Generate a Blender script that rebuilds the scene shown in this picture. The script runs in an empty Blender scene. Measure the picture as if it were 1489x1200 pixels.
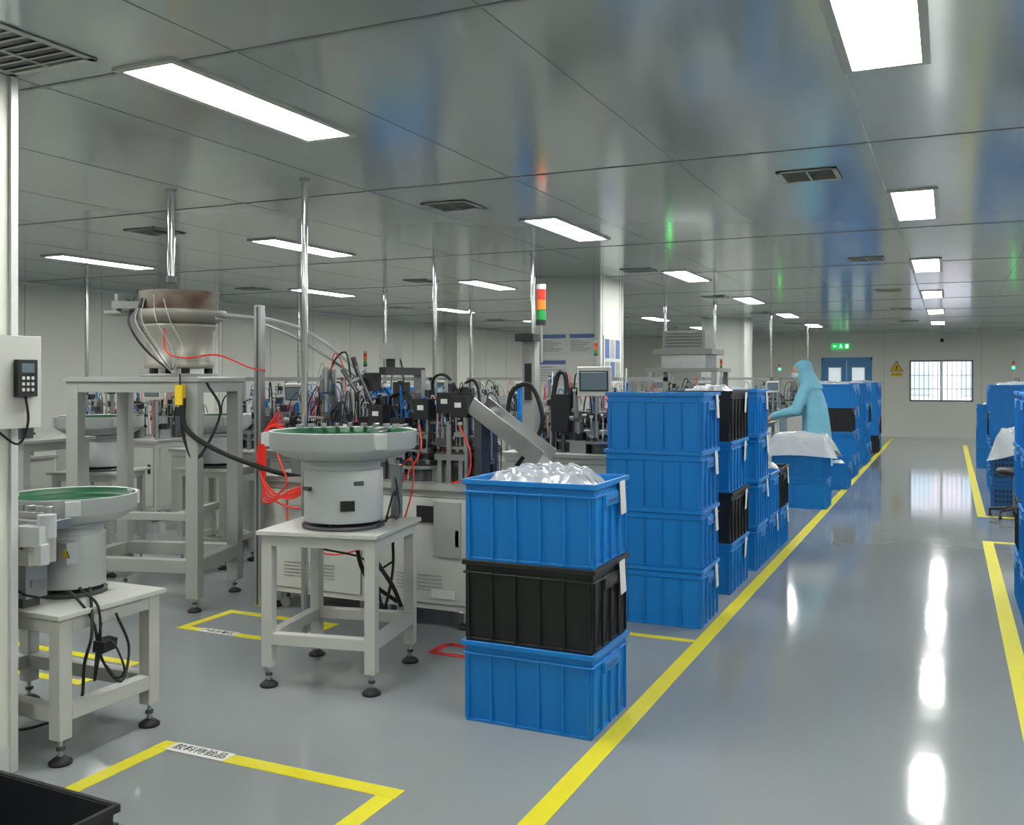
import bpy, math, random
from mathutils import Matrix, Vector, Euler

scene = bpy.context.scene
scene.view_settings.view_transform = 'Standard'
scene.view_settings.exposure = 0.0

# ------------------------------------------------------------------ materials
def srgb(r, g, b):
    def c(x):
        x = x / 255.0
        return x / 12.92 if x <= 0.04045 else ((x + 0.055) / 1.055) ** 2.4
    return (c(r), c(g), c(b), 1.0)

def mat(name, col, rough=0.5, metal=0.0, var=0.08, scale=6.0, bump=0.0, bscale=40.0,
        rvar=0.0, emis=None, estr=0.0, trans=0.0, coat=0.0, spec=0.5, stretch=(1, 1, 1), col2=None):
    m = bpy.data.materials.new(name)
    m.use_nodes = True
    nt = m.node_tree
    b = nt.nodes['Principled BSDF']
    b.inputs['Roughness'].default_value = rough
    b.inputs['Metallic'].default_value = metal
    b.inputs['Specular IOR Level'].default_value = spec
    if trans: b.inputs['Transmission Weight'].default_value = trans
    if coat:
        b.inputs['Coat Weight'].default_value = coat
        b.inputs['Coat Roughness'].default_value = 0.08
    tc = nt.nodes.new('ShaderNodeTexCoord')
    mp = nt.nodes.new('ShaderNodeMapping')
    mp.inputs['Scale'].default_value = stretch
    nt.links.new(tc.outputs['Object'], mp.inputs['Vector'])
    n = nt.nodes.new('ShaderNodeTexNoise')
    n.inputs['Scale'].default_value = scale
    n.inputs['Detail'].default_value = 4
    nt.links.new(mp.outputs[0], n.inputs['Vector'])
    if col2:
        cr = nt.nodes.new('ShaderNodeValToRGB')
        cr.color_ramp.elements[0].position = .42; cr.color_ramp.elements[0].color = col2
        cr.color_ramp.elements[1].position = .60; cr.color_ramp.elements[1].color = col
        nt.links.new(n.outputs['Fac'], cr.inputs[0])
        nt.links.new(cr.outputs[0], b.inputs['Base Color'])
    else:
        mr = nt.nodes.new('ShaderNodeMapRange')
        mr.inputs['To Min'].default_value = 1 - var
        mr.inputs['To Max'].default_value = 1 + var
        nt.links.new(n.outputs['Fac'], mr.inputs['Value'])
        vm = nt.nodes.new('ShaderNodeVectorMath'); vm.operation = 'SCALE'
        vm.inputs[0].default_value = col[:3]
        nt.links.new(mr.outputs[0], vm.inputs['Scale'])
        nt.links.new(vm.outputs[0], b.inputs['Base Color'])
    if rvar:
        m2 = nt.nodes.new('ShaderNodeMapRange')
        m2.inputs['To Min'].default_value = max(0.0, rough - rvar)
        m2.inputs['To Max'].default_value = rough + rvar
        nt.links.new(n.outputs['Fac'], m2.inputs['Value'])
        nt.links.new(m2.outputs[0], b.inputs['Roughness'])
    if bump:
        n2 = nt.nodes.new('ShaderNodeTexNoise')
        n2.inputs['Scale'].default_value = bscale
        nt.links.new(mp.outputs[0], n2.inputs['Vector'])
        bp = nt.nodes.new('ShaderNodeBump')
        bp.inputs['Strength'].default_value = bump
        bp.inputs['Distance'].default_value = 0.02
        nt.links.new(n2.outputs['Fac'], bp.inputs['Height'])
        nt.links.new(bp.outputs[0], b.inputs['Normal'])
    if emis:
        b.inputs['Emission Color'].default_value = emis
        b.inputs['Emission Strength'].default_value = estr
    return m

M_FLOOR = mat('epoxy_floor', srgb(127, 133, 135), 0.085, 0, 0.06, 0.8, 0.035, 5.0, 0.03, spec=0.45)
M_CEIL = mat('ceiling_panel_steel', srgb(196, 203, 202), 0.15, 0.46, 0.04, 0.6, 0.09, 1.3, 0.05, stretch=(1, 0.6, 1))
M_SEAM = mat('seam_dark', srgb(130, 135, 135), 0.4, 0.3)
M_WALL = mat('wall_panel', srgb(206, 208, 199), 0.4, 0, 0.03, 0.5)
M_WSEAM = mat('wall_seam', srgb(165, 168, 163), 0.5)
M_TRIM = mat('aluminium_trim', srgb(205, 208, 205), 0.35, 0.3)
M_LED = mat('led_panel', srgb(255, 255, 250), 0.5, emis=(1.0, 1.0, 0.955, 1), estr=50.0)
M_YEL = mat('yellow_tape', srgb(205, 196, 28), 0.45, 0, 0.08, 5)
M_RED = mat('red_tape', srgb(200, 30, 40), 0.35)
M_WHITE = mat('white_paint', srgb(180, 182, 175), 0.38, 0, 0.05, 4)
M_GREYP = mat('grey_paint', srgb(148, 152, 147), 0.4, 0, 0.08, 5)
M_DRUM = mat('drum_enamel', srgb(174, 179, 179), 0.3, 0, 0.04, 5)
M_BEIGE = mat('worn_bowl_metal', srgb(156, 154, 144), 0.4, 0.25, 0.12, 4)
M_STAIN = mat('heat_stained_metal', srgb(150, 146, 136), 0.45, 0.15, 0.1, 3.2, col2=srgb(104, 76, 62))
M_GREEN = mat('green_pu_lining', srgb(10, 80, 48), 0.5, 0, 0.1, 8)
M_STEEL = mat('steel', srgb(180, 182, 182), 0.28, 0.95, 0.08, 12)
M_CHROME = mat('polished_pipe', srgb(195, 198, 198), 0.12, 1.0, 0.03, 5)
M_ALU = mat('aluminium', srgb(165, 168, 168), 0.35, 0.85, 0.06, 10)
M_DSTEEL = mat('dark_steel', srgb(92, 95, 98), 0.4, 0.7, 0.1, 10)
M_BLACK = mat('black_plastic', srgb(22, 23, 26), 0.42, 0, 0.15, 10)
M_RUB = mat('black_rubber', srgb(18, 19, 20), 0.6, 0, 0.1, 10)
M_CB = mat('blue_crate_plastic', srgb(0, 114, 188), 0.42, 0, 0.06, 3)
M_CB2 = mat('dark_blue_crate_plastic', srgb(14, 82, 140), 0.45, 0, 0.06, 3)
M_CK = mat('black_crate_plastic', srgb(17, 19, 22), 0.48, 0, 0.1, 3)
M_PAPER = mat('paper', srgb(200, 201, 197), 0.7, 0, 0.03, 20)
M_BAG = mat('plastic_bag', srgb(214, 220, 224), 0.16, 0, 0.12, 9, 0.7, 14, trans=0.5)
M_TB = mat('blue_tube', srgb(20, 110, 190), 0.35)
M_TR = mat('red_tube', srgb(225, 50, 38), 0.35)
M_TW = mat('clear_tube', srgb(185, 190, 190), 0.3)
M_SR = mat('lamp_red', srgb(175, 35, 25), 0.3)
M_SO = mat('lamp_orange', srgb(200, 100, 30), 0.3)
M_SG = mat('lamp_green', srgb(20, 125, 60), 0.3)
M_SGB = mat('lamp_green_lit', srgb(30, 220, 90), 0.3, emis=srgb(20, 255, 90), estr=22.0)
M_SCR = mat('hmi_screen', srgb(80, 92, 98), 0.2, emis=srgb(110, 130, 140), estr=0.2)
M_DOOR = mat('blue_door', srgb(70, 136, 192), 0.4)
M_GLASS = mat('door_glass', srgb(215, 228, 232), 0.1, emis=srgb(215, 228, 235), estr=0.6)
M_SUIT = mat('cleanroom_suit', srgb(108, 170, 192), 0.7, 0, 0.06, 6, 0.8, 7)
M_SKIN = mat('skin', srgb(190, 145, 120), 0.5)
M_HAIRB = mat('eye_dark', srgb(30, 25, 25), 0.4)
M_MASK = mat('mask_fabric', srgb(190, 208, 218), 0.7)
M_SIGNG = mat('exit_sign_green', srgb(20, 150, 80), 0.4, emis=srgb(20, 190, 90), estr=1.0)
M_SIGNW = mat('exit_sign_white', srgb(240, 250, 240), 0.4, emis=srgb(240, 255, 240), estr=1.2)
M_WARN = mat('warning_yellow', srgb(225, 190, 30), 0.45)
M_POSTB = mat('poster_blue', srgb(80, 102, 158), 0.5)
M_FAC = mat('facade', srgb(235, 214, 208), 0.8, 0, 0.05, 1)
M_GRND = mat('pavement', srgb(170, 170, 165), 0.9)
M_INK = mat('ink', srgb(35, 35, 35), 0.6)

# ------------------------------------------------------------------ mesh builder
class MB:
    def __init__(s):
        s.v = []; s.f = []; s.m = []; s.sm = []; s.mats = []; s.M = Matrix.Identity(4)
    def mi(s, m):
        if m not in s.mats: s.mats.append(m)
        return s.mats.index(m)
    def add(s, vs, fs, m, smooth=False):
        b = len(s.v); i = s.mi(m)
        for p in vs: s.v.append(tuple(s.M @ Vector(p)))
        for f in fs:
            s.f.append([b + k for k in f]); s.m.append(i); s.sm.append(smooth)
    def box(s, c, d, m, rot=(0, 0, 0)):
        R = Euler(rot).to_matrix()
        hx, hy, hz = d[0] / 2, d[1] / 2, d[2] / 2
        vs = [Vector(c) + R @ Vector((x * hx, y * hy, z * hz)) for z in (-1, 1) for y in (-1, 1) for x in (-1, 1)]
        s.add(vs, [(0, 2, 3, 1), (4, 5, 7, 6), (0, 1, 5, 4), (2, 6, 7, 3), (0, 4, 6, 2), (1, 3, 7, 5)], m)
    def bb(s, x0, x1, y0, y1, z0, z1, m):
        s.box(((x0 + x1) / 2, (y0 + y1) / 2, (z0 + z1) / 2), (abs(x1 - x0), abs(y1 - y0), abs(z1 - z0)), m)
    def cyl(s, p0, p1, r, m, n=16, r2=None):
        p0 = Vector(p0); p1 = Vector(p1); r2 = r if r2 is None else r2
        q = (p1 - p0).to_track_quat('Z', 'Y')
        a = []; b = []
        for k in range(n):
            t = 2 * math.pi * k / n
            d = q @ Vector((math.cos(t), math.sin(t), 0))
            a.append(p0 + d * r); b.append(p1 + d * r2)
        s.add(a + b, [(k, (k + 1) % n, n + (k + 1) % n, n + k) for k in range(n)], m, True)
        s.add(a, [tuple(reversed(range(n)))], m); s.add(b, [tuple(range(n))], m)
    def lathe(s, c, prof, m, n=44, a0=0, a1=None):
        vs = []; fs = []; full = a1 is None
        a1 = 2 * math.pi if full else a1
        cols = n if full else n + 1
        for (r, z) in prof:
            for k in range(cols):
                t = a0 + (a1 - a0) * k / n
                vs.append((c[0] + r * math.cos(t), c[1] + r * math.sin(t), c[2] + z))
        for j in range(len(prof) - 1):
            for k in range(n):
                k2 = (k + 1) % cols
                fs.append((j * cols + k, j * cols + k2, (j + 1) * cols + k2, (j + 1) * cols + k))
        s.add(vs, fs, m, True)
    def tube(s, pts, r, m, n=6, res=6):
        P = [Vector(p) for p in pts]
        P = [P[0] * 2 - P[1]] + P + [P[-1] * 2 - P[-2]]
        C = []
        for i in range(1, len(P) - 2):
            for k in range(res):
                t = k / res
                a, b, c, d = P[i - 1], P[i], P[i + 1], P[i + 2]
                C.append(0.5 * ((2 * b) + (c - a) * t + (2 * a - 5 * b + 4 * c - d) * t * t + (3 * b - a - 3 * c + d) * t ** 3))
        C.append(P[-2])
        vs = []; rr = r if isinstance(r, (list, tuple)) else None
        up = Vector((0.13, 0.27, 0.95))
        for i, p in enumerate(C):
            t = (C[min(i + 1, len(C) - 1)] - C[max(i - 1, 0)])
            if t.length < 1e-8: t = Vector((0, 0, 1))
            t.normalize()
            x = t.cross(up)
            if x.length < 0.05: x = t.cross(Vector((1, 0, 0)))
            x.normalize(); y = t.cross(x)
            R = r if rr is None else rr[0] + (rr[1] - rr[0]) * i / (len(C) - 1)
            for k in range(n):
                a = 2 * math.pi * k / n
                vs.append(p + x * (R * math.cos(a)) + y * (R * math.sin(a)))
        fs = []
        for i in range(len(C) - 1):
            for k in range(n):
                fs.append((i * n + k, i * n + (k + 1) % n, (i + 1) * n + (k + 1) % n, (i + 1) * n + k))
        fs.append(tuple(range(n))); fs.append(tuple((len(C) - 1) * n + k for k in reversed(range(n))))
        s.add(vs, fs, m, True)
    def ell(s, c, r, m, nu=16, nv=10, rot=(0, 0, 0)):
        R = Euler(rot).to_matrix(); vs = []; fs = []
        for j in range(nv + 1):
            ph = math.pi * j / nv
            for k in range(nu):
                t = 2 * math.pi * k / nu
                vs.append(Vector(c) + R @ Vector((r[0] * math.sin(ph) * math.cos(t), r[1] * math.sin(ph) * math.sin(t), -r[2] * math.cos(ph))))
        for j in range(nv):
            for k in range(nu):
                fs.append((j * nu + k, j * nu + (k + 1) % nu, (j + 1) * nu + (k + 1) % nu, (j + 1) * nu + k))
        s.add(vs, fs, m, True)
    def loft(s, rings, m, n=20):
        vs = []; fs = []
        for (cx, cy, cz, rx, ry) in rings:
            for k in range(n):
                t = 2 * math.pi * k / n
                vs.append((cx + rx * math.cos(t), cy + ry * math.sin(t), cz))
        for j in range(len(rings) - 1):
            for k in range(n):
                fs.append((j * n + k, j * n + (k + 1) % n, (j + 1) * n + (k + 1) % n, (j + 1) * n + k))
        fs.append(tuple(reversed(range(n)))); fs.append(tuple((len(rings) - 1) * n + k for k in range(n)))
        s.add(vs, fs, m, True)
    def mesh(s, name):
        me = bpy.data.meshes.new(name)
        me.from_pydata(s.v, [], s.f)
        for m in s.mats: me.materials.append(m)
        me.polygons.foreach_set('material_index', s.m)
        me.polygons.foreach_set('use_smooth', s.sm)
        me.update()
        return me
    def obj(s, name, loc=(0, 0, 0), rz=0, bevel=0, parent=None):
        o = bpy.data.objects.new(name, s.mesh(name))
        scene.collection.objects.link(o)
        o.location = loc; o.rotation_euler = (0, 0, rz)
        if parent: o.parent = parent
        if bevel:
            b = o.modifiers.new('bevel', 'BEVEL'); b.width = bevel; b.segments = 1
            b.limit_method = 'ANGLE'; b.angle_limit = math.radians(60)
        return o

def empty(name, loc=(0, 0, 0), rz=0):
    o = bpy.data.objects.new(name, None); scene.collection.objects.link(o)
    o.location = loc; o.rotation_euler = (0, 0, rz); o.empty_display_size = 0.1
    return o

def text(body, name, loc, rot, size, m, parent=None):
    c = bpy.data.curves.new(name, 'FONT'); c.body = body; c.size = size
    c.align_x = 'CENTER'; c.align_y = 'CENTER'; c.extrude = 0.0005
    c.materials.append(m)
    o = bpy.data.objects.new(name, c); scene.collection.objects.link(o)
    o.location = loc; o.rotation_euler = rot
    if parent: o.parent = parent
    return o

# ------------------------------------------------------------------ room shell
H = 2.7
XL, XR, YB, YF = -10.2, 6.0, -4.0, 26.7
b = MB(); b.bb(XL - .2, XR + .2, YB - .2, YF + .2, -0.1, 0, M_FLOOR); b.obj('floor')
b = MB(); b.bb(XL - .2, XR + .2, YB - .2, YF + .2, H, H + 0.1, M_CEIL)
for y in (-2.1, 0.3, 2.67, 5.02, 8.0, 10.4, 12.8, 15.2, 17.6, 20.0, 22.4, 24.8):
    b.bb(XL, XR, y - 0.008, y + 0.008, H - 0.003, H, M_SEAM)
x = -0.36 - 10 * 0.98
while x < XR:
    w = 0.006 if abs(x + 0.36) < 0.01 else 0.0012
    b.bb(x - w, x + w, YB, YF, H - 0.002, H, M_SEAM if w < 0.005 else M_TRIM)
    x += 0.98
b.obj('ceiling')

b = MB(); b.bb(XL - 0.15, XL, YB, YF, 0, H, M_WALL)
y = YB + .5
while y < YF:
    b.bb(XL, XL + 0.003, y - .005, y + .005, .1, H - .02, M_WSEAM); y += 1.15
b.obj('wall_left')
b = MB(); b.bb(XR, XR + 0.15, YB, YF, 0, H, M_WALL); b.obj('wall_right')
b = MB(); b.bb(XL, XR, YB - 0.15, YB, 0, H, M_WALL); b.obj('wall_back')
b = MB(); T = 0.15
wx0, wx1, wz0, wz1 = -0.93, 0.56, 0.93, 1.99
dx0, dx1, dz = -3.12, -1.84, 2.08
b.bb(XL, dx0, YF, YF + T, 0, H, M_WALL)
b.bb(dx0, dx1, YF, YF + T, dz, H, M_WALL)
b.bb(dx1, wx0, YF, YF + T, 0, H, M_WALL)
b.bb(wx0, wx1, YF, YF + T, 0, wz0, M_WALL)
b.bb(wx0, wx1, YF, YF + T, wz1, H, M_WALL)
b.bb(wx1, XR, YF, YF + T, 0, H, M_WALL)
x = XL + .6
while x < XR:
    if not (dx0 < x < dx1) and not (wx0 < x < wx1):
        b.bb(x - .005, x + .005, YF - .003, YF, .1, H - .02, M_WSEAM)
    x += 1.15
b.obj('wall_front')
for nm, c in (('baseboard_left', (XL, XL + .015, YB, YF)), ('baseboard_right', (XR - .015, XR, YB, YF))):
    b = MB(); b.bb(c[0], c[1], c[2], c[3], 0, .1, M_TRIM); b.obj(nm)
b = MB(); b.bb(XL, dx0, YF - .015, YF, 0, .1, M_TRIM); b.bb(dx1, XR, YF - .015, YF, 0, .1, M_TRIM); b.obj('baseboard_front')
b = MB(); b.bb(XL, XR, YF - .03, YF, H - .04, H, M_TRIM); b.bb(XL, XL + .03, YB, YF, H - .04, H, M_TRIM); b.obj('trim_1')

# window
b = MB()
fr = M_DSTEEL
b.bb(wx0, wx1, YF - .02, YF + T, wz0, wz0 + .035, fr); b.bb(wx0, wx1, YF - .02, YF + T, wz1 - .035, wz1, fr)
b.bb(wx0, wx0 + .035, YF - .02, YF + T, wz0, wz1, fr); b.bb(wx1 - .035, wx1, YF - .02, YF + T, wz0, wz1, fr)
b.bb(-.21, -.16, YF + .02, YF + .08, wz0, wz1, M_TRIM)
x = wx0 + .12
while x < wx1 - .05:
    b.bb(x - .007, x + .007, YF + .11, YF + .12, wz0, wz1, M_GREYP); x += .11
for z in (1.25, 1.6): b.bb(wx0, wx1, YF + .11, YF + .12, z - .008, z + .008, M_GREYP)
b.obj('window_1')
b = MB(); b.bb(-12, 12, 33, 33.3, 0, 4.5, M_FAC)
for i in range(12):
    b.bb(-11 + i * 1.9, -10 + i * 1.9, 32.95, 33.0, 1.0, 2.4, M_TRIM)
b.obj('neighbouring_building_facade')
b = MB(); b.bb(-14, 14, YF + .3, 33, -.12, -.02, M_GRND); b.obj('outside_ground')

# double door
b = MB()
b.bb(dx0, dx0 + .05, YF - .02, YF + .1, 0, dz, M_DOOR); b.bb(dx1 - .05, dx1, YF - .02, YF + .1, 0, dz, M_DOOR)
b.bb(dx0, dx1, YF - .02, YF + .1, dz - .06, dz, M_DOOR)
mid = (dx0 + dx1) / 2
for x0, x1, gx in ((dx0 + .05, mid - .003, -1), (mid + .003, dx1 - .05, 1)):
    b.bb(x0, x1, YF + .01, YF + .06, 0.01, dz - .06, M_DOOR)
    cx = (x0 + x1) / 2
    b.bb(cx - .17, cx + .17, YF, YF + .012, 1.3, 1.82, M_TRIM)
    b.bb(cx - .15, cx + .15, YF - .004, YF + .006, 1.32, 1.80, M_GLASS)
    hx = x1 - .06 if gx < 0 else x0 + .06
    b.box((hx, YF - .03, 1.0), (.02, .03, .25), M_STEEL)
b.obj('door_1', bevel=0.003)
# exit sign
b = MB()
b.bb(-2.86, -2.40, YF - .04, YF, 2.3, 2.46, M_SIGNG)
y = YF - .043
b.bb(-2.50, -2.43, y, y + .004, 2.33, 2.43, M_SIGNW)
b.ell((-2.62, y, 2.42), (.014, .004, .014), M_SIGNW)
b.box((-2.625, y, 2.385), (.02, .004, .045), M_SIGNW, (0, .3, 0))
b.box((-2.60, y, 2.35), (.012, .004, .05), M_SIGNW, (0, -.6, 0))
b.box((-2.645, y, 2.35), (.012, .004, .05), M_SIGNW, (0, .8, 0))
b.box((-2.62, y, 2.39), (.07, .004, .01), M_SIGNW, (0, .4, 0))
b.box((-2.76, y, 2.38), (.08, .004, .014), M_SIGNW)
b.box((-2.79, y, 2.39), (.04, .004, .012), M_SIGNW, (0, -.8, 0)); b.box((-2.79, y, 2.37), (.04, .004, .012), M_SIGNW, (0, .8, 0))
b.obj('exit_sign')
# warning sign on far wall
def tri(b, cx, y, cz, r, m):
    vs = [(cx + r * math.sin(a), yy, cz + r * math.cos(a)) for yy in (y, y + .004) for a in (0, 2.0944, 4.1888)]
    b.add(vs, [(0, 1, 2), (5, 4, 3), (0, 3, 4, 1), (1, 4, 5, 2), (2, 5, 3, 0)], m)
b = MB(); y = YF - .006
tri(b, -1.24, y, 1.80, .19, M_INK); tri(b, -1.24, y - .004, 1.80, .165, M_WARN)
b.box((-1.235, y - .006, 1.83), (.02, .003, .07), M_INK, (0, .3, 0)); b.box((-1.245, y - .006, 1.78), (.02, .003, .07), M_INK, (0, .3, 0))
b.box((-1.24, y - .006, 1.805), (.04, .003, .012), M_INK)
b.bb(-1.38, -1.10, y, y + .005, 1.58, 1.68, M_WARN)
ws = b.obj('electric_hazard_sign')
text('有电危险', 'lettering', (-1.24, y - .002, 1.63), (math.pi / 2, 0, 0), .055, M_INK, ws)
b = MB(); b.box((-.16, YF - .04, 2.5), (.08, .08, .08), M_BLACK); b.cyl((-.16, YF - .1, 2.48), (-.16, YF - .06, 2.49), .03, M_BLACK); b.obj('wall_camera')

# columns
def column(x0, x1, y0, y1):
    b = MB(); b.bb(x0, x1, y0, y1, 0, H, M_WALL)
    for (cx, cy) in ((x0, y0), (x1, y0), (x0, y1), (x1, y1)):
        b.box((cx, cy, H / 2), (.03, .03, H - .002), M_TRIM)
        b.box((cx - .07 * (1 if cx == x1 else -1), cy, H / 2), (.006, .006, H - .002), M_WSEAM)
    b.bb(x0 - .006, x1 + .006, y0 - .006, y1 + .006, 0, .1, M_TRIM)
    for yy in (y0 + .1, y1 - .1): b.bb(x1, x1 + .003, yy - .004, yy + .004, .1, H, M_WSEAM)
    return b.obj('column')
column(-4.1, -3.31, 1.75, 2.54)
column(-4.4, -3.6, 10.2, 11.0)
column(-4.4, -3.6, 18.5, 19.3)
for y in (2.2, 10.2, 18.5): column(XL, XL + .35, y, y + .8)
def poster(x0, x1, z0, z1, y):
    b = MB(); b.bb(x0, x1, y - .012, y, z0, z1, M_PAPER)
    b.bb(x0 + .01, x1 - .01, y - .014, y - .011, z1 - .06, z1 - .015, M_POSTB)
    n = 6
    for i in range(n):
        z = z1 - .09 - i * (z1 - z0 - .12) / n
        b.bb(x0 + .02, x0 + .02 + (x1 - x0 - .04) * (0.5 + 0.5 * ((i * 37) % 10) / 10), y - .014, y - .011, z - .01, z, M_GREYP)
    b.obj('notice_poster')
poster(-4.34, -4.0, 1.80, 2.05, 10.2); poster(-3.97, -3.65, 1.80, 2.05, 10.2); poster(-4.34, -4.0, 1.45, 1.75, 10.2)
b = MB(); b.bb(-3.6, -3.585, 10.3, 10.9, 1.45, 2.02, M_PAPER)
for i in range(3):
    for j in range(2):
        b.bb(-3.586, -3.582, 10.34 + i * .19, 10.49 + i * .19, 1.5 + j * .26, 1.72 + j * .26, M_POSTB if (i + j) % 2 else M_GREYP)
b.obj('notice_board')

# ceiling lights
LX = (-7.75, -5.25, -2.72, -0.21, 2.3, 4.8)
for x in LX:
    for k in range(-1, 6):
        y = 3.22 + 3.74 * k
        b = MB()
        z0 = H - .012
        b.bb(x - .15, x + .15, y - .60, y - .57, z0, H, M_WHITE); b.bb(x - .15, x + .15, y + .57, y + .60, z0, H, M_WHITE)
        b.bb(x - .15, x - .12, y - .57, y + .57, z0, H, M_WHITE); b.bb(x + .12, x + .15, y - .57, y + .57, z0, H, M_WHITE)
        b.bb(x - .12, x + .12, y - .57, y + .57, z0 + .003, H - .003, M_LED)
        b.obj('ceiling_light_panel')
def vent(x, y, s=.165):
    b = MB(); z = H - .008
    b.bb(x - s, x + s, y - s, y + s, H - .004, H, M_DSTEEL)
    w = .028
    b.bb(x - s, x + s, y - s, y - s + w, z, H, M_WHITE); b.bb(x - s, x + s, y + s - w, y + s, z, H, M_WHITE)
    b.bb(x - s, x - s + w, y - s, y + s, z, H, M_WHITE); b.bb(x + s - w, x + s, y - s, y + s, z, H, M_WHITE)
    n = 7
    for i in range(n):
        yy = y - s + w + (i + .5) * (2 * s - 2 * w) / n
        b.box((x, yy, z + .002), (2 * s - .05, .024, .003), M_WHITE, (.3, 0, 0))
    b.box((x, y, z), (.012, 2 * s - .04, .006), M_WHITE)
    b.obj('ceiling_air_vent')
for x in (-8.3, -5.75, -3.05, -.73, 1.8):
    for y in (2.3, 5.68, 9.9, 13.6, 17.3, 21.0): vent(x, y, .22 if y < 3 else .165)
def pipe(x, y, z0=0.0, r=.022):
    b = MB(); b.cyl((x, y, z0), (x, y, H), r, M_CHROME, 20)
    b.cyl((x, y, H - .012), (x, y, H), r * 1.6, M_CHROME, 20)
    if z0 == 0: b.cyl((x, y, 0), (x, y, .012), r * 2.2, M_CHROME, 20)
    else: b.cyl((x, y, z0), (x, y, z0 + .04), r * 1.3, M_DSTEEL, 16)
    b.obj('power_drop_pipe')
pipe(-4.37, 4.45, 2.12, .024); pipe(-3.42, 4.53, 0, .02); pipe(-4.56, 8.1); pipe(-3.58, 8.25)
pipe(-9.5, 8.3); pipe(-9.4, 12.3); pipe(-3.95, 14.2); pipe(-3.3, 14.7); pipe(-7.2, 14.0); pipe(-3.0, 18.0); pipe(-6.9, 10.9); pipe(-2.9, 22.3)

# floor tape
def tape(name, segs, m=M_YEL, w=.09):
    b = MB()
    for (x0, y0, x1, y1) in segs:
        L = math.hypot(x1 - x0, y1 - y0); a = math.atan2(y1 - y0, x1 - x0)
        b.box(((x0 + x1) / 2, (y0 + y1) / 2, .001), (L, w, .002), m, (0, 0, a))
    return b.obj(name)
tape('floor_tape_line', [(-1.30, YB + 1, -1.30, YF - .5)], w=.085)
tape('floor_tape_line', [(.33, YB + 1, .33, 9.94), (.375, 9.895, 2.2, 9.895)])
tape('floor_tape_line', [(.33, 11.66, .33, 24), (.375, 11.705, 2.2, 11.705)])
def rect(x0, x1, y0, y1, w=.07):
    h = w / 2
    return [(x0 - h, y0, x1 + h, y0), (x0 - h, y1, x1 + h, y1), (x0, y0 + h, x0, y1 - h), (x1, y0 + h, x1, y1 - h)]
tape('floor_tape_box', rect(-2.96, -1.87, 1.2, 2.99, .08), w=.075)
tape('floor_tape_box', rect(-4.27, -3.47, 4.45, 4.88, .06), w=.06)
tape('floor_tape_box', rect(-4.95, -3.97, 3.42, 3.77, .06), w=.06)
tape('floor_tape_box', [(-2.5, 5.45, -1.345, 5.45)], w=.06)
tape('floor_tape_box', [(-2.62, 4.62, -2.35, 4.62), (-2.62, 4.62, -2.62, 4.80), (-2.62, 4.80, -2.35, 4.80)], M_RED, .05)
b = MB(); b.bb(-2.93, -2.63, 2.95, 3.03, .002, .004, M_PAPER); l1 = b.obj('tape_label')
text('胶料待验品', 'lettering', (-2.78, 2.99, .0045), (0, 0, 0), .055, M_INK, l1)
b = MB(); b.bb(-4.13, -3.86, 4.415, 4.485, .002, .004, M_PAPER); l2 = b.obj('tape_label')
text('产品放置区', 'lettering', (-3.995, 4.448, .0045), (0, 0, 0), .048, M_INK, l2)

# ------------------------------------------------------------------ crates
CL, CW, CH = .63, .48, .36
def crate_mesh(name, m, label=None, mesh_side=False):
    b = MB(); hx, hy = CL / 2, CW / 2
    def ring(ix, iy, z): return [(-ix, -iy, z), (ix, -iy, z), (ix, iy, z), (-ix, iy, z)]
    ob, ot = ring(hx - .026, hy - .026, .0), ring(hx - .012, hy - .012, CH - .004)
    ib, it = ring(hx - .032, hy - .032, .01), ring(hx - .018, hy - .018, CH - .004)
    vs = ob + ot + ib + it; fs = [(3, 2, 1, 0), (8, 9, 10, 11)]
    for k in range(4):
        j = (k + 1) % 4
        fs += [(k, j, 4 + j, 4 + k), (8 + j, 8 + k, 12 + k, 12 + j), (4 + k, 4 + j, 12 + j, 12 + k)]
    b.add(vs, fs, m)
    def band(z0, z1, o, t):
        b.bb(-hx + o, hx - o, -hy + o, -hy + o + t, z0, z1, m); b.bb(-hx + o, hx - o, hy - o - t, hy - o, z0, z1, m)
        b.bb(-hx + o, -hx + o + t, -hy + o + t, hy - o - t, z0, z1, m); b.bb(hx - o - t, hx - o, -hy + o + t, hy - o - t, z0, z1, m)
    band(CH - .022, CH, 0, .014); band(CH - .06, CH - .052, .004, .012)
    band(.0, .012, .016, .012)
    for i in range(6):
        x = -hx + .03 + i * (CL - .06) / 5
        for sy in (-1, 1): b.box((x, sy * (hy - .013), (CH - .05) / 2 + .005), (.007, .014, CH - .055), m)
    for i in range(5):
        y = -hy + .03 + i * (CW - .06) / 4
        for sx in (-1, 1): b.box((sx * (hx - .013), y, (CH - .05) / 2 + .005), (.014, .007, CH - .055), m)
    for sx in (-1, 1):
        b.box((sx * (hx - .008), 0, CH - .085), (.016, .2, .05), m)
        b.box((sx * (hx + .0005), 0, CH - .087), (.002, .12, .018), M_CB2 if m is not M_CK else M_BLACK)
    if mesh_side:
        for i in range(14):
            for j in range(4):
                b.box((-hx + .05 + i * .0385, -hy + .008, .05 + j * .06), (.022, .004, .03), M_CK)
    if label == 'x':
        b.box((hx + .006, .12, CH - .09), (.002, .09, .15), M_PAPER, (0, -.05, .05))
    if label == 'y':
        b.box((.14, -hy - .006, CH - .09), (.09, .002, .15), M_PAPER, (.05, 0, .05))
    return b.mesh(name)
CM = {}
for key, m in (('b', M_CB), ('k', M_CK), ('d', M_CB2)):
    for lb in (None, 'x', 'y'):
        CM[(key, lb)] = crate_mesh('plastic_crate', m, lb, key == 'd')
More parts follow.
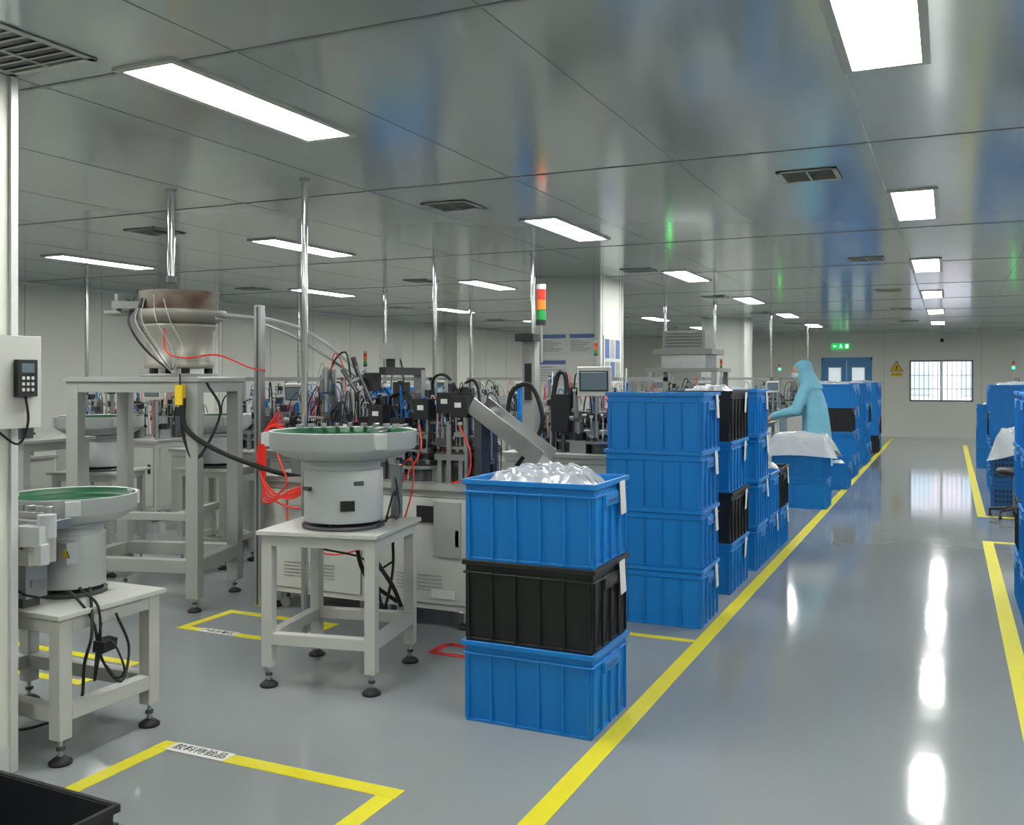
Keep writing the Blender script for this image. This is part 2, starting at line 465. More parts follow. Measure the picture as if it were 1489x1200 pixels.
def crate(x, y, z, key, rz=0, label='x'):
    o = bpy.data.objects.new('plastic_crate', CM[(key, label)])
    scene.collection.objects.link(o); o.location = (x, y, z); o.rotation_euler = (0, 0, rz)
    bv = o.modifiers.new('bevel', 'BEVEL'); bv.width = .002; bv.segments = 1; bv.limit_method = 'ANGLE'; bv.angle_limit = 1.0
    return o
def bag(x, y, z, lx=.54, ly=.39, h=.07, seed=1, name='plastic_bag', spill=0):
    r = random.Random(seed); n, k = 48, 36; vs = []; fs = []
    ph = [(r.uniform(4, 26), r.uniform(4, 26), r.uniform(0, 6), r.uniform(.15, .5)) for _ in range(7)]
    for j in range(k + 1):
        for i in range(n + 1):
            u, v = i / n, j / k
            e = min(1, 6 * min(u, 1 - u)) * min(1, 6 * min(v, 1 - v))
            w = sum(a[3] * abs(math.sin(a[0] * u + a[1] * v + a[2])) for a in ph) / 2
            g = .5 + .5 * math.sin(5 * u + ph[0][2]) * math.cos(4 * v + ph[1][2])
            vs.append(((u - .5) * lx * (1 + spill * .5 * (g - .5)), (v - .5) * ly * (1 + spill * .5 * (g - .5)), h * (e * .3 + .5 * g * e + .5 * w * e) - (spill * .3 * (1 - e) ** 2 * (.4 + g))))
    for j in range(k):
        for i in range(n):
            a = j * (n + 1) + i; fs.append((a, a + 1, a + n + 2, a + n + 1))
    b = MB(); b.add(vs, fs, M_BAG, True)
    return b.obj(name, (x, y, z), r.uniform(-.03, .03))

def stack(x, y, keys, rz=0, fill=True, seed=0, jit=.006, bh=.08):
    r = random.Random(seed + int(y * 10))
    lab = 'x' if rz == 0 else 'y'
    for i, k in enumerate(keys):
        crate(x + r.uniform(-jit, jit), y + r.uniform(-jit, jit), i * CH, k, (math.pi / 2 if rz else 0) + r.uniform(-.012, .012), lab if r.random() < .85 else None)
    if fill:
        o = bag(x, y, len(keys) * CH - .055, seed=seed + 3, h=bh)
        if rz: o.rotation_euler[2] += math.pi / 2
stack(-1.665, 4.00, 'bkb', seed=1, jit=.003, bh=.095)
stack(-1.67, 5.95, 'bbbb', seed=2, bh=.05)
stack(-1.62, 7.02, 'bkbk', rz=1, seed=3)
stack(-1.68, 7.86, 'bbbb', seed=4)
stack(-1.68, 8.42, 'bb', seed=5)
stack(-1.68, 8.95, 'bk', seed=6)
stack(-1.60, 11.75, 'bb', seed=7, fill=False)
stack(-1.56, 13.95, 'b', seed=8)
stack(-1.62, 15.3, 'bbkb', seed=9); stack(-1.62, 15.85, 'bbbb', seed=10)
stack(-1.62, 17.9, 'bbbb', seed=11); stack(-1.62, 18.5, 'bbkb', seed=12)
stack(-1.62, 20.9, 'kbbb', seed=13); stack(-1.62, 21.5, 'bkbb', seed=14)
stack(.725, 6.2, 'bbbb', seed=15, bh=.13); stack(.725, 6.75, 'bbbb', seed=16, bh=.13); stack(.725, 7.3, 'bkbb', seed=19)
stack(.76, 12.5, 'dd', seed=17, fill=False); stack(.80, 14.3, 'bbbb', seed=18); stack(1.5, 14.3, 'bbbb', seed=20); stack(.8, 15.0, 'bbkb', seed=21)
stack(.74, 18.2, 'bbb', seed=22)
bag(-1.60, 11.72, .74, .86, .60, .12, 31, spill=.45)
bag(.78, 12.45, .74, .7, .54, .20, 32, spill=.4)
crate(-2.39, 1.69, 0, 'k', -.03, None)
bag(-2.39, 1.69, .06, seed=40)

# ------------------------------------------------------------------ generic machine parts
def stand(b, w, d, h, t=.05, rail=.22, m=M_WHITE, plate=True, over=.03, foot=.1):
    for sx in (-1, 1):
        for sy in (-1, 1):
            x, y = sx * (w / 2 - t / 2), sy * (d / 2 - t / 2)
            b.box((x, y, (h - .02 + foot) / 2), (t, t, h - .02 - foot), m)
            b.cyl((x, y, .015), (x, y, foot), .009, M_STEEL, 8)
            b.cyl((x, y, foot * .55), (x, y, foot * .7), .018, M_DSTEEL, 6)
            b.lathe((x, y, 0), [(0, 0), (.045, 0), (.045, .012), (.02, .03), (0, .03)], M_RUB, 20)
    for z in (rail, h - .02 - t / 2):
        for sy in (-1, 1): b.box((0, sy * (d / 2 - t / 2), z), (w - 2 * t, t * .98, t), m)
        for sx in (-1, 1): b.box((sx * (w / 2 - t / 2), 0, z), (t * .98, d - 2 * t, t), m)
    if plate: b.box((0, 0, h - .01), (w + over * 2, d + over * 2, .02), m)

def bowl(b, c, R, rd, hd, hb, m_d=M_DRUM, m_b=M_DRUM, m_in=M_GREEN):
    x, y, z = c
    b.lathe(c, [(0, 0), (rd * 1.05, 0), (rd * 1.05, .018), (0, .018)], M_DSTEEL)
    for a in (0.5, 2.6, 4.7): b.cyl((x + rd * .8 * math.cos(a), y + rd * .8 * math.sin(a), z + .018), (x + rd * .8 * math.cos(a), y + rd * .8 * math.sin(a), z + .04), .025, M_RUB)
    b.lathe(c, [(0, .035), (rd, .035), (rd * 1.0, .05), (rd, hd - .05), (rd * .93, hd - .045), (rd * .93, hd - .02), (rd * 1.08, hd - .015), (rd * 1.08, hd), (0, hd)], m_d)
    z0 = hd
    b.lathe(c, [(0, z0), (R * .62, z0 + .002), (R * .80, z0 + hb * .12), (R * .96, z0 + hb * .35), (R, z0 + hb * .45), (R, z0 + hb * .96), (R * 1.01, z0 + hb), (R * .985, z0 + hb), (R * .975, z0 + hb * .96), (R * .97, z0 + hb * .8)], m_b)
    b.lathe(c, [(R * .973, z0 + hb * .97), (R * .94, z0 + hb * .78), (R * .86, z0 + hb * .76), (R * .855, z0 + hb * .62), (R * .77, z0 + hb * .6), (R * .76, z0 + hb * .45), (R * .66, z0 + hb * .42), (R * .64, z0 + hb * .3), (0, z0 + hb * .42)], m_in)
    b.lathe(c, [(R * .5, z0 + hb * .3), (R * .5, z0 + hb * .55), (R * .48, z0 + hb * .55), (R * .48, z0 + hb * .3)], m_in)
    for a in (1.2, 3.5, 5.6):
        b.box((x + R * 1.01 * math.cos(a), y + R * 1.01 * math.sin(a), z + z0 + hb * .7), (.035, .06, hb * .5), m_b, (0, 0, a))

def cabinet(b, x0, x1, y0, y1, z0, z1, doors=2, m=M_WHITE):
    b.bb(x0, x1, y0, y1, z0, z1, m)
    w = (x1 - x0) / doors
    for i in range(doors):
        a, c = x0 + i * w + .03, x0 + (i + 1) * w - .03
        b.bb(a - .004, c + .004, y0 - .003, y0, z0 + .036, z1 - .046, M_DSTEEL)
        b.bb(a, c, y0 - .012, y0, z0 + .04, z1 - .05, m)
        b.box((c - .05, y0 - .02, (z0 + z1) / 2 + .08), (.025, .02, .1), M_BLACK)
        for k in range(5):
            b.box(((a + c) / 2, y0 - .014, z0 + .12 + k * .022), ((c - a) * .5, .006, .008), M_GREYP)
    b.bb(x1, x1 + .01, y0 + .05, y1 - .05, z0 + .04, z1 - .05, m)
    for (x, y) in ((x0 + .08, y0 + .08), (x1 - .08, y0 + .08), (x0 + .08, y1 - .08), (x1 - .08, y1 - .08)):
        b.cyl((x, y, .02), (x, y, z0), .012, M_STEEL, 8)
        b.lathe((x, y, 0), [(0, 0), (.045, 0), (.045, .015), (.018, .035), (0, .035)], M_RUB, 16)
        b.cyl((x + .09, y - .012, .04), (x + .09, y + .012, .04), .038, M_GREYP, 16)
        b.box((x + .09, y, .09), (.045, .045, .04), M_STEEL)

def hmi(b, x, y, z, rz=0, w=.24, h=.17, pole_from=None):
    if pole_from is not None: b.cyl((x, y + .05, pole_from), (x, y + .05, z), .018, M_ALU, 12)
    b.box((x, y, z + h / 2), (w, .06, h + .04), M_WHITE, (0.1, 0, rz))
    R = Euler((0.1, 0, rz)).to_matrix()
    p = Vector((x, y, z + h / 2)) + R @ Vector((0, -.031, .005)); b.box(p, (w * .78, .006, h * .75), M_SCR, (0.1, 0, rz))
    p = Vector((x, y, z + h / 2)) + R @ Vector((0, -.0305, .005)); b.box(p, (w * .86, .004, h * .86), M_BLACK, (0.1, 0, rz))

def tower(b, x, y, z, s=1.0, lit='n'):
    b.cyl((x, y, z), (x, y, z + .22 * s), .010 * s, M_ALU, 10)
    z += .22 * s
    b.cyl((x, y, z), (x, y, z + .03 * s), .032 * s, M_BLACK, 18)
    for k, m in enumerate((M_SGB if lit == 'g' else M_SG, M_SO, M_SR)):
        b.cyl((x, y, z + .03 * s + k * .06 * s), (x, y, z + .088 * s + k * .06 * s), .028 * s, m, 18)
    b.cyl((x, y, z + .21 * s), (x, y, z + .24 * s), .030 * s, M_GREYP, 18)

def gizmos(b, x0, x1, y0, y1, z, n, r, hmax=.6, tubes=True):
    for i in range(n):
        x, y = r.uniform(x0, x1), r.uniform(y0, y1)
        h = r.uniform(.45, 1) * hmax; k = r.randrange(8); a = r.choice((0, math.pi / 2, .3, -.4))
        sx, sy = math.cos(a), math.sin(a)
        if k == 0:
            b.box((x, y, z + h / 2), (.035, .035, h), M_ALU)
            b.box((x + .03 * sx, y - .05, z + h), (.05, .10, .06), M_BLACK, (0, 0, a))
            b.cyl((x + .03 * sx, y - .10, z + h), (x + .03 * sx, y - .10, z + h - .14), .008, M_STEEL, 8)
            b.box((x + .03 * sx, y - .10, z + h - .15), (.04, .025, .03), M_ALU)
            b.box((x + .03 * sx, y - .102, z + h + .01), (.03, .004, .02), M_PAPER)
        elif k == 1:
            b.box((x, y, z + h * .3), (.07, .07, h * .6), M_DSTEEL, (0, 0, a))
            b.cyl((x, y, z + h * .6), (x, y, z + h * .85), .028, M_BLACK, 14)
            b.cyl((x, y, z + h * .85), (x, y, z + h * .87), .029, M_STEEL, 14)
            b.box((x, y - .037, z + h * .4), (.04, .004, .03), M_PAPER)
        elif k == 2:
            b.box((x, y, z + h / 2), (.11, .012, h), M_STEEL, (0, 0, a))
            for q in (-.03, .03):
                b.cyl((x + q, y - .03, z + h * .25), (x + q, y - .03, z + h * .9), .007, M_CHROME, 8)
            b.box((x, y - .035, z + h * .75), (.09, .04, .05), M_DSTEEL)
            b.cyl((x, y - .035, z + h * .78), (x, y - .035, z + h * 1.02), .016, M_ALU, 12)
            b.box((x, y - .035, z + h * .4), (.08, .03, .04), M_BLACK)
        elif k == 3:
            L = min(r.uniform(.2, .4), (x1 - x0) * .5)
            b.box((x, y, z + .16), (L, .05, .035), M_STEEL, (0, 0, a))
            b.box((x, y, z + .185), (L * .95, .02, .015), M_DSTEEL, (0, 0, a))
            for q in (-.35, .35): b.box((x + q * L * sx, y + q * L * sy, z + .07), (.03, .03, .15), M_ALU)
            for q in range(4): b.box((x + (q / 4 - .4) * L * sx, y + (q / 4 - .4) * L * sy, z + .2), (.025, .025, .02), M_BLACK)
        elif k == 4:
            b.cyl((x, y, z), (x, y, z + .08), .07, M_DSTEEL, 20); b.cyl((x, y, z + .08), (x, y, z + .1), .12, M_STEEL, 28)
            for q in range(8):
                t = q * math.pi / 4; b.box((x + .1 * math.cos(t), y + .1 * math.sin(t), z + .115), (.025, .025, .03), M_BLACK, (0, 0, t))
        elif k == 5:
            b.box((x, y, z + h * .4), (.03, .03, h * .8), M_DSTEEL)
            b.cyl((x - .09, y - .02, z + h * .7), (x + .09, y - .02, z + h * .7), .02, M_ALU, 12)
            b.cyl((x + .09, y - .02, z + h * .7), (x + .17, y - .02, z + h * .7), .007, M_CHROME, 8)
            b.box((x, y - .03, z + h * .7), (.05, .05, .05), M_BLACK)
            b.cyl((x, y, z + h * .8), (x + .02, y - .03, z + h * .95), .012, M_TB, 8)
        elif k == 6:
            b.box((x, y, z + .05), (.14, .12, .1), M_ALU, (0, 0, a)); b.box((x, y, z + .13), (.07, .07, .07), M_BLACK, (0, 0, a))
            b.box((x, y, z + .2), (.02, .1, .09), M_ALU, (0, 0, a))
            b.cyl((x, y, z + .16), (x, y, z + .28), .014, M_STEEL, 10)
        else:
            for q in range(3):
                b.cyl((x + q * .05, y, z), (x + q * .05, y, z + h * (.6 + q * .1)), .008, M_CHROME, 8)
                b.box((x + q * .05, y, z + h * (.35 + q * .1)), (.03, .03, .03), M_BLACK)
            b.box((x + .05, y, z + h * .78), (.16, .05, .015), M_STEEL)
            b.box((x + .05, y, z + h * .5), (.14, .04, .012), M_ALU)
        if tubes and r.random() < .85:
            m = r.choice((M_TB, M_BLACK, M_BLACK, M_TW, M_TW, M_BLACK, M_BLACK, M_TB, M_TR))
            ex, ey = x + r.uniform(-.2, .2), y + r.uniform(-.15, .15)
            ex = min(max(ex, x0), x1); ey = min(max(ey, y0), y1)
            b.tube([(x, y, z + h * .8), (x + (ex - x) * .3, y, z + h * 1.15), (ex, (y + ey) / 2, z + h * .9), (ex, ey, z + .01)], .004 if m is not M_BLACK else r.choice((.004, .007)), m, 5, 5)

def assembly_machine(x, y, rz, w, d, seed, n=26, hm=True, tw=True, hmax=.6, name='assembly_machine', lit='n'):
    r = random.Random(seed); b = MB()
    cabinet(b, -w / 2, w / 2, -d / 2, d / 2, .12, .84, max(1, int(w / .6)))
    b.bb(-w / 2 - .02, w / 2 + .02, -d / 2 - .02, d / 2 + .02, .84, .865, M_GREYP)
    gizmos(b, -w / 2 + .15, w / 2 - .15, -d / 2 + .15, d / 2 - .12, .865, n, r, hmax)
    if hm: hmi(b, w / 2 - .12, -d / 2 + .08, 1.32, .2, .2, .14, pole_from=.865)
    if tw:
        b.box((-w / 2 + .1, d / 2 - .08, 1.2), (.05, .05, .7), M_ALU); tower(b, -w / 2 + .1, d / 2 - .08, 1.50, .8, lit)
    b.box((w * .3, d / 2 - .06, 1.2), (.04, .04, .68), M_ALU); b.box((-w * .05, d / 2 - .06, 1.52), (w * .74, .04, .04), M_ALU)
    b.box((-w * .38, d / 2 - .06, 1.2), (.04, .04, .68), M_ALU)
    return b.obj(name, (x, y, 0), rz, .003)

def feeder(x, y, rz, h, w=.5, R=.3, rd=.16, name='vibratory_bowl_feeder', md=M_DRUM, mb=M_DRUM, mi=M_GREEN):
    b = MB(); stand(b, w, w, h); bowl(b, (0, 0, h), R, rd, .28, .15, md, mb, mi)
    b.box((0, R + .06, h + .36), (.05, .3, .03), M_STEEL)
    b.box((0, w / 2 - .04, h + .18), (.04, .04, .33), M_ALU)
    return b.obj(name, (x, y, 0), rz, .003)

# ------------------------------------------------------------------ foreground centre bowl feeder
b = MB(); stand(b, .60, .60, .775, t=.055, rail=.24, over=.02)
bowl(b, (.03, -.05, .775), .372, .20, .345, .145)
b.box((.13, -.232, .90), (.07, .012, .05), M_BLACK, (0, 0, .5)); b.box((-.09, -.222, .98), (.05, .02, .02), M_DSTEEL, (0, 0, -.45))
b.box((.17, -.19, 1.01), (.05, .02, .02), M_DSTEEL, (0, 0, .75))
b.box((-.30, .12, 1.215), (.18, .14, .03), M_STEEL, (0, 0, .5)); b.box((-.37, -.03, 1.22), (.05, .2, .06), M_DRUM)
b.box((.12, .40, 1.23), (.05, .5, .035), M_STEEL); b.box((.12, .40, 1.255), (.015, .5, .02), M_ALU)
b.box((.2, .26, .92), (.05, .05, .29), M_ALU)
for k in range(9):
    a = 1.0 + k * .22
    b.box((.03 + .33 * math.cos(a), -.05 + .33 * math.sin(a), 1.275), (.04, .02, .02), M_STEEL, (0, 0, a))
b.tube([(.1, .1, .75), (.12, .12, .6), (.2, .2, .42), (.22, .27, .3)], .012, M_RUB)
b.tube([(.05, .15, .75), (.02, .15, .62), (.06, .2, .45), (.2, .27, .32)], .012, M_RUB)
b.tube([(-.2, .2, .6), (0, .23, .56), (.1, .2, .5), (.2, .22, .55)], .006, M_RUB)
b.tube([(.22, .05, .79), (.26, -.02, .85), (.25, .1, .95), (.2, .24, .9)], .006, M_RUB)
b.tube([(.24, -.12, .79), (.29, -.05, .83), (.27, .08, .80), (.24, .2, .84), (.2, .24, 1.0)], .005, M_RUB)
b.tube([(.27, .2, .79), (.32, .18, .95), (.3, .22, 1.1), (.22, .26, 1.05)], .005, M_TR)
b.tube([(.05, .2, .75), (.1, .22, .45), (.15, .2, .3), (.2, .2, .5), (.2, .2, .7)], .008, M_RUB)
b.obj('vibratory_bowl_feeder', (-2.855, 4.10, 0), math.radians(11), .003)

# ------------------------------------------------------------------ foreground left feeder with linear track
b = MB()
b.M = Matrix.Translation((-3.58, 2.90, 0))
stand(b, .82, .52, .60, t=.06, rail=.2, over=.02)
b.M = Matrix.Identity(4)
bowl(b, (-3.47, 2.95, .60), .268, .14, .31, .12)
b.bb(-3.95, -3.36, 2.64, 2.74, .64, .78, M_ALU)
b.bb(-3.95, -3.32, 2.62, 2.75, .78, .93, M_WHITE); b.bb(-4.0, -3.22, 2.62, 2.74, .93, .965, M_STEEL); b.bb(-4.0, -3.3, 2.66, 2.70, .965, .99, M_STEEL)
b.cyl((-3.24, 2.64, .90), (-3.24, 2.64, .99), .035, M_DRUM); b.box((-3.27, 2.60, .91), (.11, .06, .08), M_DRUM, (0, 0, .2)); b.box((-3.22, 2.60, .84), (.04, .04, .08), M_DRUM)
for k in range(6): b.box((-3.55 + k * .055, 2.68, 1.0), (.03, .03, .03), M_ALU, (0, 0, k))
tri(b, -3.375, 2.613, .865, .035, M_INK); tri(b, -3.375, 2.610, .865, .028, M_WARN)
b.box((-3.375, 2.607, .867), (.006, .003, .025), M_INK)
for q in (-3.9, -3.42): b.box((q, 2.69, .62), (.06, .08, .05), M_DSTEEL)
tri(b, -3.33, 2.800, .80, .030, M_INK); tri(b, -3.33, 2.797, .80, .024, M_WARN)
b.box((-3.345, 2.83, .80), (.05, .06, .09), M_DRUM)
b.box((-3.40, 2.69, .70), (.10, .06, .03), M_ALU); b.box((-3.72, 2.60, .30), (.20, .03, .60), M_WHITE)
for pts, rr in (
    ([(-3.5, 2.61, .85), (-3.42, 2.60, .74), (-3.34, 2.6, .68), (-3.27, 2.63, .66)], .005),
    ([(-3.3, 2.85, .65), (-3.2, 2.78, .66), (-3.14, 2.8, .6), (-3.13, 2.8, .45), (-3.16, 2.8, .3), (-3.2, 2.85, .42), (-3.2, 2.88, .56)], .006),
    ([(-3.32, 2.8, .64), (-3.22, 2.74, .66), (-3.15, 2.78, .55), (-3.14, 2.82, .38), (-3.1, 2.88, .28), (-3.13, 2.95, .4), (-3.15, 2.9, .55)], .006),
    ([(-3.3, 2.9, .64), (-3.18, 2.8, .62), (-3.12, 2.75, .5), (-3.16, 2.75, .38), (-3.24, 2.8, .2), (-3.35, 2.8, .12), (-3.6, 2.8, .03), (-3.8, 2.9, .02)], .007),
    ([(-3.15, 2.84, .46), (-3.09, 2.84, .44), (-3.06, 2.86, .34), (-3.10, 2.86, .3), (-3.16, 2.86, .34)], .005)):
    b.tube(pts, rr, M_RUB, 6, 8)
b.box((-3.135, 2.83, .44), (.05, .09, .045), M_BLACK, (0, .1, .2))
b.obj('linear_bowl_feeder', bevel=.003)

# control cabinet with handset mounted on the side of the near column
b = MB()
b.bb(-3.295, -3.185, 1.98, 2.57, 1.34, 1.69, M_WHITE); b.bb(-3.186, -3.180, 2.02, 2.36, 1.38, 1.65, M_GREYP); b.bb(-3.181, -3.177, 2.10, 2.28, 1.46, 1.62, M_BLACK)
b.bb(-3.185, -3.160, 2.45, 2.535, 1.46, 1.60, M_BLACK); b.bb(-3.161, -3.158, 2.465, 2.52, 1.55, 1.585, M_SCR)
for i in range(3):
    for j in range(3): b.box((-3.159, 2.472 + j * .02, 1.53 - i * .022), (.004, .012, .012), M_PAPER)
b.tube([(-3.17, 2.49, 1.46), (-3.17, 2.50, 1.36), (-3.20, 2.48, 1.28), (-3.25, 2.42, 1.34)], .005, M_RUB)
b.obj('control_box', bevel=.004)

# ------------------------------------------------------------------ tall stand with bowl feeder
b = MB(); stand(b, .93, .69, 1.54, t=.085, rail=.30, m=M_GREYP, over=.0, foot=.09)
b.box((0, 0, 1.52), (.96, .72, .03), M_GREYP)
b.box((0, -.30, .62), (.76, .05, .05), M_GREYP); b.box((.3, 0, .62), (.05, .52, .05), M_GREYP)
C = (.21, -.10, 1.54)
b.lathe(C, [(0, 0), (.25, 0), (.25, .02), (0, .02)], M_GREYP)
for a in (0.3, 2.4, 4.2, 5.4): b.cyl((C[0] + .19 * math.cos(a), C[1] + .19 * math.sin(a), 1.56), (C[0] + .19 * math.cos(a), C[1] + .19 * math.sin(a), 1.60), .028, M_RUB)
b.lathe(C, [(0, .055), (.222, .055), (.222, .10), (.212, .11), (.218, .30), (.24, .33), (.24, .35), (0, .35)], M_BEIGE)
b.lathe(C, [(.10, .35), (.22, .352), (.29, .385), (.305, .40), (.31, .44), (.30, .445), (.27, .43), (.255, .43)], M_BEIGE)
b.lathe(C, [(.255, .40), (.258, .56), (.262, .57), (.25, .57), (.246, .56), (.24, .46), (.12, .44), (0, .47)], M_STAIN)
b.box((-.12, -.20, 1.965), (.22, .26, .02), M_BEIGE, (0, 0, .3)); b.box((-.02, -.37, 2.01), (.18, .015, .05), M_STEEL, (0, 0, .2)); b.box((-.14, -.28, 2.03), (.02, .02, .12), M_STEEL)
for k in range(4): b.box((-.08 + k * .05, -.34, 2.0 + .02 * (k % 2)), (.02, .05, .06), M_DSTEEL, (0, .3, .3))
r = random.Random(8)
for i in range(9):
    a = r.uniform(-2.8, -1.3)
    b.tube([(.21 + .27 * math.cos(a), -.1 + .27 * math.sin(a), 2.03 + r.uniform(-.03, .08)), (.21 + .34 * math.cos(a + .2), -.1 + .34 * math.sin(a + .2), 1.9), (.21 + .27 * math.cos(a + .5), -.12 + .27 * math.sin(a + .4), 1.72), (.3, -.36, 1.56)], .004, r.choice((M_TW, M_BLACK, M_DSTEEL, M_TW)), 5, 6)
b.tube([(.24, -.36, 1.85), (.28, -.4, 1.70), (.42, -.4, 1.66), (.6, -.35, 1.68), (.8, -.3, 1.6), (.86, -.2, 1.58)], .006, M_TR)
b.box((.36, -.375, 1.42), (.05, .05, .13), M_WARN); b.cyl((.36, -.375, 1.48), (.36, -.375, 1.56), .006, M_BLACK)
b.tube([(.38, -.37, 1.40), (.40, -.37, 1.2), (.62, -.33, 1.05), (.95, -.25, .92), (1.2, -.1, .85)], .016, M_RUB, 8)
b.tube([(.36, -.37, 1.38), (.37, -.35, 1.15), (.45, -.33, 1.0), (.6, -.30, 1.3), (.52, -.33, 1.5)], .009, M_RUB, 6)
b.tube([(.48, -.12, 1.96), (.8, -.1, 1.93), (1.05, -.02, 1.86), (1.25, .08, 1.72), (1.42, .15, 1.55)], .012, M_TW, 8)
b.tube([(.5, -.16, 1.93), (.85, -.14, 1.88), (1.1, -.02, 1.75), (1.3, .1, 1.6), (1.42, .17, 1.5)], .008, M_STEEL, 8)
b.obj('elevated_bowl_feeder', (-4.975, 4.945, 0), math.radians(16.3), .003)

# ------------------------------------------------------------------ main assembly machine
b = MB(); r = random.Random(21)
cabinet(b, -4.20, -3.35, 5.06, 5.9, .12, .85, 1); cabinet(b, -3.30, -2.60, 5.06, 5.9, .12, .85, 1)
b.bb(-4.26, -2.57, 5.02, 5.95, .85, .885, M_GREYP)
b.box((-2.9, 5.04, .70), (.12, .02, .1), M_BLACK); b.box((-2.78, 5.04, .22), (.16, .006, .05), M_PAPER)
b.bb(-2.84, -2.66, 5.03, 5.05, .45, .78, M_GREYP)
Z = .885
b.cyl((-3.15, 5.5, Z), (-3.15, 5.5, Z + .1), .2, M_DSTEEL, 32); b.cyl((-3.15, 5.5, Z + .1), (-3.15, 5.5, Z + .13), .34, M_STEEL, 48)
for q in range(12):
    t = q * math.pi / 6; b.box((-3.15 + .29 * math.cos(t), 5.5 + .29 * math.sin(t), Z + .155), (.05, .04, .05), M_BLACK, (0, 0, t))
b.box((-3.28, 5.62, Z + .35), (.06, .06, .70), M_ALU); b.box((-3.28, 5.40, Z + .69), (.05, .5, .05), M_BLACK)
b.box((-3.30, 5.28, Z + .82), (.11, .10, .10), M_GREYP); b.cyl((-3.30, 5.28, Z + .70), (-3.30, 5.28, Z + .78), .03, M_BLACK)
b.box((-3.42, 5.25, Z + .62), (.07, .10, .12), M_BLACK); b.box((-3.2, 5.25, Z + .55), (.08, .08, .14), M_BLACK)
b.cyl((-3.48, 5.22, Z + .6), (-3.55, 5.22, Z + .78), .018, M_BLACK)
b.cyl((-3.50, 5.2, Z + .55), (-3.62, 5.2, Z + .70), .016, M_DSTEEL); b.cyl((-3.45, 5.2, Z + .66), (-3.58, 5.2, Z + .60), .014, M_ALU)
b.cyl((-3.38, 5.18, Z + .5), (-3.5, 5.18, Z + .72), .012, M_DSTEEL)
for (x, y, h) in ((-3.0, 5.25, .50), (-2.86, 5.3, .54), (-2.72, 5.22, .52), (-3.45, 5.3, .38), (-2.70, 5.55, .42), (-3.6, 5.5, .30), (-3.14, 5.2, .38), (-3.3, 5.2, .46)):
    b.box((x, y, Z + h / 2), (.045, .06, h), M_DSTEEL); b.box((x, y - .05, Z + h - .05), (.11, .10, .13), M_BLACK)
    b.box((x, y - .102, Z + h - .04), (.045, .004, .03), M_PAPER)
    b.cyl((x - .03, y - .07, Z + h - .3), (x - .03, y - .07, Z + h - .1), .01, M_CHROME, 8); b.cyl((x + .03, y - .07, Z + h - .3), (x + .03, y - .07, Z + h - .1), .01, M_CHROME, 8)
    b.box((x, y - .07, Z + h - .31), (.09, .05, .03), M_STEEL); b.box((x, y - .07, Z + h - .22), (.06, .03, .03), M_ALU)
    b.cyl((x, y, Z + h), (x, y, Z + h + .07), .024, M_BLACK, 14); b.cyl((x, y, Z + h + .07), (x, y, Z + h + .09), .016, M_STEEL, 12)
b.box((-2.78, 5.12, Z + .18), (.03, .02, .36), M_STEEL); b.box((-2.66, 5.12, Z + .2), (.02, .02, .4), M_STEEL)
gizmos(b, -4.1, -2.75, 5.15, 5.82, Z, 75, r, .55)
gizmos(b, -3.5, -2.75, 5.12, 5.4, Z, 30, r, .42)
gizmos(b, -3.95, -3.2, 5.3, 5.8, Z, 14, r, .72)
for pts in (([(-3.05, 5.4, Z + .5), (-3.02, 5.35, Z + .64), (-2.9, 5.3, Z + .66), (-2.8, 5.3, Z + .54)]),
            ([(-2.95, 5.5, Z + .45), (-2.85, 5.45, Z + .60), (-2.74, 5.4, Z + .62), (-2.68, 5.35, Z + .45)]),
            ([(-3.3, 5.3, Z + .35), (-3.25, 5.2, Z + .52), (-3.12, 5.2, Z + .55), (-3.05, 5.2, Z + .4)])):
    b.tube(pts, .010, M_RUB, 8, 10)
b.tube([(-2.66, 5.7, Z + .4), (-2.62, 5.7, Z + .56), (-2.50, 5.7, Z + .60), (-2.42, 5.7, Z + .46), (-2.42, 5.7, Z + .3), (-2.6, 5.7, Z + .05)], .015, M_RUB, 10, 10)
for i in range(28):
    x = r.uniform(-4.1, -2.75); y = r.uniform(5.1, 5.6)
    b.tube([(x, y, Z + .3), (x + r.uniform(-.1, .1), y - .03, Z + r.uniform(.4, .6)), (x + r.uniform(-.2, .2), y, Z + .35), (x + r.uniform(-.2, .2), y + .05, Z + .1)], .004, r.choice((M_TB, M_TR, M_TW, M_TW, M_BLACK, M_BLACK, M_BLACK)), 5, 7)
for oy in (-.10, .10):
    b.box((-2.42, 5.25 + oy, 1.21), (.56, .006, .10), M_STEEL, (0, .60, 0))
b.box((-2.42, 5.25, 1.17), (.56, .2, .006), M_STEEL, (0, .60, 0))
b.box((-2.62, 5.25, 1.10), (.05, .12, .43), M_DSTEEL)
# aluminium profile post and the red hose coil that loops down beside it
b.box((-4.13, 4.99, 1.02), (.055, .045, 1.98), M_ALU); b.box((-4.13, 4.966, 1.02), (.012, .004, 1.96), M_DSTEEL)
for k in range(5):
    q = k * .014
    b.tube([(-3.95 + q, 4.97, 1.32 - k * .03), (-4.08 + q, 4.95, 1.14 + q), (-4.10 + q, 4.94, .96 - q), (-3.98 - q, 4.93, .80 - k * .02), (-3.82, 4.94, .76 + q), (-3.66 + q, 4.98, .88)], .007, M_TR, 6, 8)
b.tube([(-4.0, 4.96, 1.2), (-3.92, 4.93, 1.0), (-3.86, 4.93, .86), (-3.95, 4.93, .74), (-3.75, 4.95, .70), (-3.6, 5.0, .80)], .007, M_TR, 6, 8)
b.tube([(-2.65, 5.0, 1.25), (-2.56, 4.97, 1.1), (-2.58, 4.98, .95), (-2.7, 5.0, .9)], .005, M_TR)
